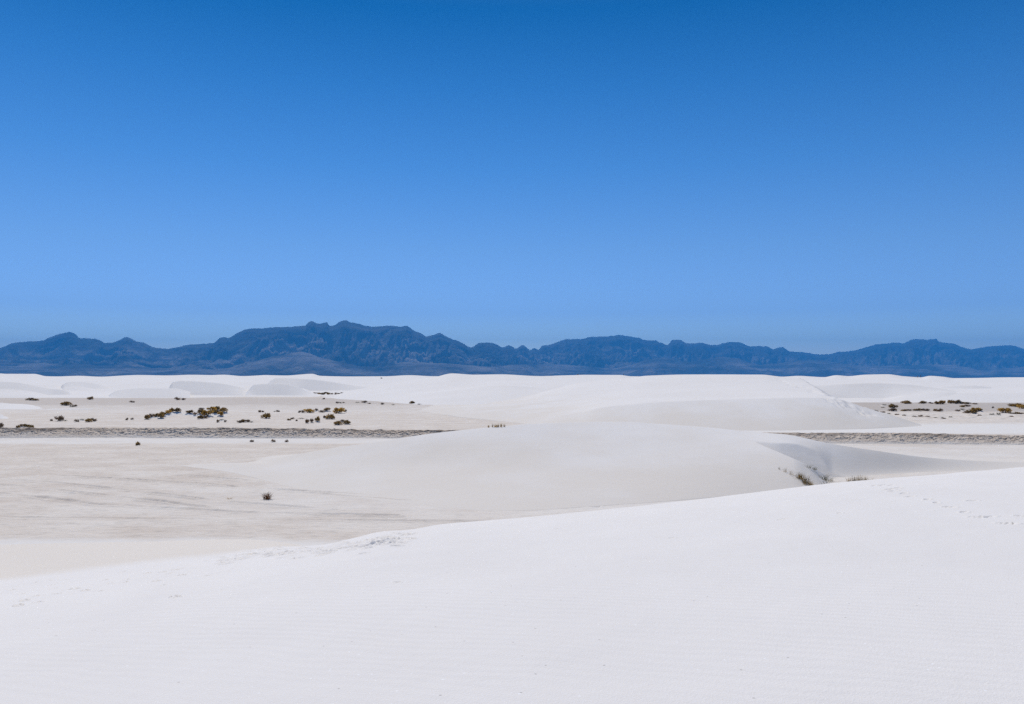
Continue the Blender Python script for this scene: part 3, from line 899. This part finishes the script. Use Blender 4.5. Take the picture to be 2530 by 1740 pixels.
def build_mountains():
    px = np.linspace(-900, 3430, 2100)
    U = (px - CX) / FPX
    py = pchip([a for a, _ in SIL], [b for _, b in SIL], px) + 0.8 * vnoise(px * .11, px * 0, 90) + 0.5 * vnoise(px * .31, px * 0, 91)
    YC = pchip([-900, 0, 700, 1150, 1400, 2000, 2530, 3430], [13000, 13000, 13200, 13900, 17600, 18800, 19400, 19400], px)
    hc = (HOR - py) / FPX * YC + EYE                       # crest height
    n, nb = 150, 24
    ts = np.linspace(0, 1, n)
    Y0 = YC * .70
    rows = []
    wob = 500 * fbm(px * .006, px * 0, 3, 92)
    Xc = U * YC
    for t in ts:
        Yr = Y0 + (YC - Y0) * t + wob * t * (1 - t)
        X = U * Yr
        prof = 0.20 * t ** 1.2 + 0.80 * soft(np.array(t), 0.38, 1.02) ** 1.1
        env = hc * prof
        # spurs and gullies running down from the crest
        a = 4 * t * (1 - t)
        wx = X + 900 * fbm(X * .0006, Yr * .0006, 3, 93)
        sl_ = wx + .55 * (Yr - Y0)
        sp = 1 - np.abs(fbm(sl_ * .00125, Yr * .00032, 5, 94, .58)) * 2.6
        s2 = 1 - np.abs(fbm((wx - .5 * (Yr - Y0)) * .0036 + 5, Yr * .0008, 5, 95, .6)) * 2.6
        z = env + a * soft(np.array(t), .12, .5) * hc * (0.34 * sp + 0.17 * s2 - 0.10) 
        z = np.minimum(z, hc * (0.30 + 0.70 * t) if t < 1 else hc)
        rows.append((X, Yr, np.maximum(z, -2 + 14 * t)))
    for k in range(1, nb + 1):
        t = k / nb
        Yr = YC + 2600 * t
        rows.append((U * Yr, Yr, hc * (1 - t ** 1.3) - 2))
    X, Y, Z = (np.array([r[i] for r in rows]) for i in range(3))
    o = grid_mesh("mountains", X, Y, Z, M_ROCK, {'zone': np.clip(Z / np.maximum(hc[None, :], 50), 0, 1)})
    tag(o, kind='structure')
    # nearer foothills, lower spurs standing out in front
    fh = [(-900, 905), (-400, 895), (0, 902), (120, 898), (330, 905), (520, 912), (640, 890), (745, 868), (800, 884), (900, 905), (1040, 893), (1200, 905), (1330, 898), (1500, 908), (1640, 884), (1700, 895),
          (1790, 880), (1880, 900), (2000, 888), (2150, 905), (2300, 900), (2450, 910), (2700, 900), (3430, 905)]
    py = pchip([a for a, _ in fh], [b for _, b in fh], px) + 3.5 * fbm(px * .03, px * 0, 4, 96)
    YF = YC * .81
    hf = (HOR - py) / FPX * YF
    rows = []
    for t in np.linspace(0, 1, 70):
        Yr = YC * .665 + (YF - YC * .665) * t
        X = U * Yr
        a = 4 * t * (1 - t)
        sp = 1 - np.abs(fbm(X * .002 + 3, Yr * .0007, 4, 97)) * 2.4
        z = hf * (0.35 * t + 0.65 * t ** 2.2) + a * hf * .28 * (sp - .3)
        rows.append((X, Yr, np.maximum(np.minimum(z, hf * (.25 + .75 * t)), -3 + 10 * t)))
    for t in np.linspace(0.1, 1, 12):
        Yr = YF + 1500 * t
        rows.append((U * Yr, Yr, hf * (1 - t) - 5))
    X, Y, Z = (np.array([r[i] for r in rows]) for i in range(3))
    o = grid_mesh("foothills", X, Y, Z, M_ROCK, {'zone': np.clip(.55 * Z / np.maximum(hf[None, :], 50), 0, 1)})
    tag(o, kind='structure')


build_mountains()

# ------------------------------------------------------------------ shrubs
def foliage_arrays(seed, n, leaf, spiky=0.0):
    """leaf faces spread through a dome of width 1 and height 1, in uneven clumps"""
    r = np.random.default_rng(seed)
    nc = 9
    cc = []
    for k in range(nc):
        a = r.random() * 2 * math.pi
        q = math.sqrt(r.random()) * .33
        cc.append((q * math.cos(a), q * math.sin(a), .22 + .48 * r.random() * (1 - q * 1.6), .12 + .10 * r.random()))
    V, F = [], []
    for k in range(n):
        c = cc[r.integers(nc)]
        dv = r.normal(size=3)
        dv /= np.linalg.norm(dv)
        rad = c[3] * (0.45 + .75 * r.random())
        p = np.array([c[0], c[1], c[2]]) + dv * rad * np.array([1, 1, 1.15])
        p[2] = max(p[2], .02)
        ax = r.normal(size=3) + dv * .6 + np.array([0, 0, spiky * 3])
        ax /= np.linalg.norm(ax)
        sd = np.cross(ax, r.normal(size=3))
        sd /= np.linalg.norm(sd) + 1e-9
        L = leaf * (.7 + .8 * r.random()) * (1 + spiky)
        W = leaf * (.30 + .25 * r.random()) / (1 + spiky)
        b = len(V)
        V += [p - ax * L * .5, p + sd * W, p + ax * L * .6, p - sd * W]
        F.append((b, b + 1, b + 2, b + 3))
    return np.array(V), np.array(F, int)


def tube(V, F, a, b, ra, rb, k=4):
    a, b = np.array(a, float), np.array(b, float)
    ax = b - a
    ax /= np.linalg.norm(ax)
    s = np.cross(ax, [0.3, 0.9, 0.2])
    s /= np.linalg.norm(s)
    t = np.cross(ax, s)
    i = len(V)
    for c, rr in ((a, ra), (b, rb)):
        for j in range(k):
            an = 2 * math.pi * j / k
            V.append(c + rr * (math.cos(an) * s + math.sin(an) * t))
    for j in range(k):
        F.append((i + j, i + (j + 1) % k, i + k + (j + 1) % k, i + k + j))


def branch_arrays(seed, n=11):
    r = np.random.default_rng(seed)
    V, F = [], []
    for k in range(n):
        a = 2 * math.pi * (k + r.random() * .6) / n
        q = .10 + .30 * r.random()
        m = (q * .45 * math.cos(a), q * .45 * math.sin(a), .22 + .1 * r.random())
        e = (q * 1.2 * math.cos(a + .2), q * 1.2 * math.sin(a + .2), .55 + .42 * r.random() * (1 - q))
        b0 = (.03 * math.cos(a), .03 * math.sin(a), -.08)
        tube(V, F, b0, m, .016, .012)
        tube(V, F, m, e, .012, .004)
    return np.array(V), np.array(F, int)


def grass_arrays(seed, n, w=0.012, lean=.35, spread=.36):
    r = np.random.default_rng(seed)
    V, F = [], []
    for k in range(n):
        a = r.random() * 2 * math.pi
        q = spread * math.sqrt(r.random())
        x, y = q * math.cos(a), q * math.sin(a)
        h = (.45 + .55 * r.random())
        dx, dy = lean * r.normal() * .5 + x * .5, lean * r.normal() * .5 + y * .5
        bx, by = math.cos(a + 1.57), math.sin(a + 1.57)
        pts = []
        for t, ww in ((0, 1), (.4, .85), (.75, .55), (1, .1)):
            cx, cy, cz = x + dx * t * t, y + dy * t * t, h * t - .06 * (t == 0)
            pts.append((cx, cy, cz, ww * w))
        b = len(V)
        for cx, cy, cz, ww in pts:
            V += [(cx - bx * ww, cy - by * ww, cz), (cx + bx * ww, cy + by * ww, cz)]
        for i in range(3):
            F.append((b + 2 * i, b + 2 * i + 1, b + 2 * i + 3, b + 2 * i + 2))
    return np.array(V), np.array(F, int)


def terrain(x, y):
    z = 0.0
    for X, Y, Z in DUNES:
        if X.min() <= x <= X.max() and Y.min() <= y <= Y.max():
            dd = (X - x) ** 2 + (Y - y) ** 2
            i = np.argmin(dd)
            if dd.ravel()[i] < (0.01 * y + .2) ** 2:
                z = max(z, float(Z.ravel()[i]))
    return z


PROTO = {}
for kind, mat, seeds, n, leaf, spk in (('olive', M_OLIVE, (1, 2, 3), 560, .10, 0.0), ('gold', M_GOLD, (4, 5), 600, .10, 0.0),
                                       ('dry', M_DRY, (6, 7, 8), 300, .095, 0.6), ('grey', M_GREY, (9, 10), 150, .085, .5)):
    for sd in seeds:
        V, F = foliage_arrays(sd, n, leaf, spk)
        f = link_mesh("foliage", V, F, mat, smooth=False)
        V, F = branch_arrays(sd + 50)
        b = link_mesh("stems", V, F, M_TWIG, smooth=False)
        PROTO.setdefault(kind, []).append((f.data, b.data))
        bpy.data.objects.remove(f)
        bpy.data.objects.remove(b)

for place, p, yy, wm, hm in (("alone on the far dune crest, left of centre", 942, 470, 1.1, .7), ("alone on the back crest beyond the large dune", 1427, 600, 1.3, .8)):
    PLANTS.append((place, (p - CX) / FPX * yy, yy, None, wm, hm, 'dry', p))
LOOK = {'olive': 'dark olive', 'gold': 'golden brown', 'dry': 'dry dark brown', 'grey': 'sparse grey'}
ORD = ['leftmost', 'second from left', 'third from left', 'fourth from left', 'fifth from left', 'sixth from left', 'seventh from left', 'eighth from left', 'ninth from left', 'rightmost']
place_rank = {}
for place in {q[0] for q in PLANTS}:
    xs = sorted(p[7] for p in PLANTS if p[0] == place)
    place_rank[place] = xs
for i, (place, x, y, z, wm, hm, kind, p) in enumerate(PLANTS):
    e = bpy.data.objects.new("desert_shrub", None)
    C.objects.link(e)
    e.empty_display_size = 0.2
    z = terrain(x, y) if z is None else z
    e.location = (x, y, z - 0.04)
    e.rotation_euler = (0, 0, random.uniform(0, 6.28))
    s = wm * 1.38
    e.scale = (s, s, hm * 1.5)
    fm, bm_ = random.choice(PROTO[kind])
    for nm, me in (("foliage", fm), ("stems", bm_)):
        c = bpy.data.objects.new(nm, me)
        C.objects.link(c)
        c.parent = e
    xs = place_rank[place]
    k, n = xs.index(p), len(xs)
    lab = f"{LOOK[kind]} shrub {place}"
    if n > 1:
        pos = 'rightmost' if k == n - 1 else ORD[k]
        if n == 2:
            pos = 'left one' if k == 0 else 'right one'
        lab = f"{LOOK[kind]} shrub, {pos} {place}"
    tag(e, lab, 'shrub', 'shrubs on the interdune flats')

# ------------------------------------------------------------------ grass tufts
GR = []
for sd, n in ((101, 70), (102, 90), (103, 26)):
    V, F = grass_arrays(sd, n)
    o = link_mesh("grass_tuft", V, F, M_GRASS, smooth=False)
    GR.append(o.data)
    bpy.data.objects.remove(o)
M_RUST = leaf_material("rust_grass", (0.10, 0.042, 0.016), (0.30, 0.13, 0.05), 3)
for sd, n in ((104, 34),):
    V, F = grass_arrays(sd, n, .016, .6)
    o = link_mesh("grass_tuft", V, F, M_GREY, smooth=False)
    GR.append(o.data)
    bpy.data.objects.remove(o)


V, F = grass_arrays(105, 110, .018, .5)
o = link_mesh("grass_tuft", V, F, M_RUST, smooth=False)
GR.append(o.data)
bpy.data.objects.remove(o)


def tuft(x, y, z, w, h, k, label, group='grass tufts around the middle dune'):
    o = bpy.data.objects.new("grass_tuft", GR[k])
    C.objects.link(o)
    o.location = (x, y, z)
    o.scale = (w, w, h)
    o.rotation_euler = (0, 0, random.uniform(0, 6.28))
    return tag(o, label, 'grass tuft', group)


def surf(x, y):
    """height of the middle dune at x, y"""
    X, Y, Z = DUNES[0]
    i = np.argmin((X - x) ** 2 + (Y - y) ** 2)
    return max(float(Z.ravel()[i]), 0.0)


def at(p, Y):
    return (p - CX) / FPX * Y


TUFTS = [  # column, distance, width m, height m, mesh, label
    (660, 40.2, .50, .40, 4, 'rust brown grass tuft standing alone on the near crusted flat'),
    (567, 40.4, .36, .09, 2, 'small flattened dark grass tuft left of the lone rust tuft'),
    (1925, 46.0, .16, .22, 2, 'thin stray blades at the left end of the hollow grass'),
    (1940, 45.6, .30, .30, 2, 'thin grass tuft just right of the stray blades'),
    (1955, 45.2, .34, .34, 2, 'thin grass tuft left of the golden grass on the brink'),
    (1978, 44.8, .56, .40, 1, 'golden grass tuft, left of three on the brink'),
    (1992, 44.2, .62, .50, 1, 'dense golden grass tuft, middle of three on the brink'),
    (2005, 43.6, .44, .46, 1, 'dark golden grass tuft at the lower end of the brink'),
    (1998, 47.4, .44, .22, 3, 'faint grey tuft high on the slip face'),
    (2012, 47.6, .42, .24, 3, 'faint grey tuft below the highest one on the slip face'),
    (2036, 47.0, .60, .48, 3, 'dense grey green tuft in the middle of the slip foot'),
    (2052, 47.2, .44, .30, 3, 'grey tuft right of the dense grey green one'),
    (2040, 44.6, .50, .46, 3, 'grey tuft half hidden behind the near dune edge'),
    (2056, 44.8, .36, .34, 3, 'low grey tuft between hollow floor and near dune edge'),
    (2100, 45.6, .42, .50, 1, 'olive grass tuft, left end of the hedge like clump'),
    (2113, 45.6, .46, .58, 1, 'olive grass tuft, second in the hedge like clump'),
    (2126, 45.8, .48, .60, 1, 'tallest olive grass tuft in the hedge like clump'),
    (2138, 46.0, .40, .52, 0, 'olive grass tuft, fourth in the hedge like clump'),
    (2152, 46.4, .40, .44, 2, 'thin grass tuft at the right end of the hedge like clump'),
    (1207, 56.9, .16, .22, 1, 'tiny dark tuft, first on the middle dune crest'),
    (1217, 56.9, .14, .30, 0, 'tiny dark tuft, second on the middle dune crest'),
    (1225, 56.9, .34, .22, 1, 'wide low dark tuft, third on the middle dune crest'),
    (1231, 56.9, .18, .24, 0, 'tiny dark tuft, fourth on the middle dune crest'),
    (1238, 56.9, .20, .28, 1, 'tiny dark tuft, fifth on the middle dune crest'),
    (1246, 56.9, .18, .24, 0, 'tiny dark tuft, last on the middle dune crest'),
]
for p, Y, w, h, k, lab in TUFTS:
    x = at(p, Y)
    tuft(x, Y, surf(x, Y), w * 1.1, h, k, lab)


# ------------------------------------------------------------------ walkers on the far crests
def skin_body(pts, edges, mat, name):
    me = bpy.data.meshes.new(name)
    me.from_pydata([p[:3] for p in pts], edges, [])
    o = bpy.data.objects.new(name, me)
    C.objects.link(o)
    me.materials.append(mat)
    o.modifiers.new("skin", 'SKIN')
    sv = me.skin_vertices[0].data
    for i, p in enumerate(pts):
        sv[i].radius = (p[3], p[4] if len(p) > 4 else p[3])
        sv[i].use_root = (i == 0)
    ss = o.modifiers.new("sub", 'SUBSURF')
    ss.levels = ss.render_levels = 1
    return o


def plain(name, c):
    s = NT(name)
    s.col(s.mix(s.ramp(s.noise(9, 3), 0, 1, .35, .65), tuple(v * .8 for v in c), tuple(min(1, v * 1.15) for v in c)))
    return s.m


M_SKIN = plain("skin", (.30, .18, .12))
M_HAIR = plain("dark_hair", (.02, .015, .012))


def walker(p, py_feet, Y, height, shirt, trousers, label, yaw=0.3):
    e = bpy.data.objects.new("person", None)
    C.objects.link(e)
    e.location = (at(p, Y), Y, terrain(at(p, Y), Y))
    e.rotation_euler = (0, 0, yaw)
    k = height / 1.75
    e.scale = (k, k, k)
    P = [(0, 0, .95, .13, .10), (0, 0, 1.15, .13, .095), (0, 0, 1.38, .15, .10), (0, 0, 1.50, .055), (0, .01, 1.60, .085, .095), (0, .01, 1.71, .07, .08),
         (.09, 0, .88, .085), (.10, .05, .48, .06), (.10, .02, .08, .045), (.10, .16, .03, .04, .03),
         (-.09, 0, .88, .085), (-.10, -.06, .48, .06), (-.10, -.16, .10, .045), (-.10, -.03, .03, .04, .03),
         (.20, 0, 1.42, .055), (.25, -.06, 1.13, .042), (.25, .04, .88, .03), (.25, .07, .78, .03),
         (-.20, 0, 1.42, .055), (-.25, .05, 1.13, .042), (-.24, .16, .90, .03), (-.24, .19, .80, .03)]
    E = [(0, 1), (1, 2), (2, 3), (3, 4), (4, 5), (0, 6), (6, 7), (7, 8), (8, 9), (0, 10), (10, 11), (11, 12), (12, 13),
         (2, 14), (14, 15), (15, 16), (16, 17), (2, 18), (18, 19), (19, 20), (20, 21)]
    body = skin_body(P, E, M_SKIN, "body")
    g = 1.22
    Ps = [(a[0], a[1], a[2]) + tuple(r * g for r in a[3:]) for a in (P[0], P[1], P[2], P[14], P[15], P[18], P[19])]
    sh = skin_body(Ps, [(0, 1), (1, 2), (2, 3), (3, 4), (2, 5), (5, 6)], shirt, "shirt")
    Pt = [(a[0], a[1], a[2]) + tuple(r * g for r in a[3:]) for a in (P[0], P[6], P[7], P[8], P[10], P[11], P[12])]
    tr = skin_body(Pt, [(0, 1), (1, 2), (2, 3), (0, 4), (4, 5), (5, 6)], trousers, "trousers")
    hr = skin_body([(0, -.02, 1.66, .085, .10), (0, -.01, 1.75, .07, .085)], [(0, 1)], M_HAIR, "hair")
    for c in (body, sh, tr, hr):
        c.parent = e
    tag(e, label, 'person', 'people far off on the dune crests')


M_NAVY, M_BLACK, M_TAN = plain("navy_cloth", (.03, .035, .07)), plain("black_cloth", (.02, .02, .022)), plain("tan_cloth", (.35, .30, .25))
walker(2274.6, 934.5, 470, 1.65, M_BLACK, M_NAVY, "person in dark clothes standing upright on the far right dune crest", .4)
walker(2267.2, 935.0, 462, 1.35, M_TAN, M_TAN, "person in pale clothes left of the dark figure on the right crest", -.5)
walker(1541, 935.2, 640, 1.70, M_BLACK, M_BLACK, "lone dark distant person behind the large dune's left shoulder", 1.2)

# ------------------------------------------------------------------ air
hz = NT("haze_air")
hz.t.nodes.remove(hz.bsdf)
pv = hz.n('ShaderNodeVolumePrincipled')
pv.inputs['Color'].default_value = (0.065, 0.42, 1.0, 1)
pv.inputs['Density'].default_value = 7.0e-5
pv.inputs['Anisotropy'].default_value = 0.0
hz.l(pv.outputs[0], hz.out.inputs['Volume'])
bx = np.array([(x, y, z) for z in (-6, 1120) for y in (-900, 23000) for x in (-28000, 28000)], float)
o = link_mesh("haze", bx, np.array([(0, 2, 3, 1), (4, 5, 7, 6), (0, 1, 5, 4), (1, 3, 7, 5), (3, 2, 6, 7), (2, 0, 4, 6)]), hz.m, smooth=False)
tag(o, kind='stuff')
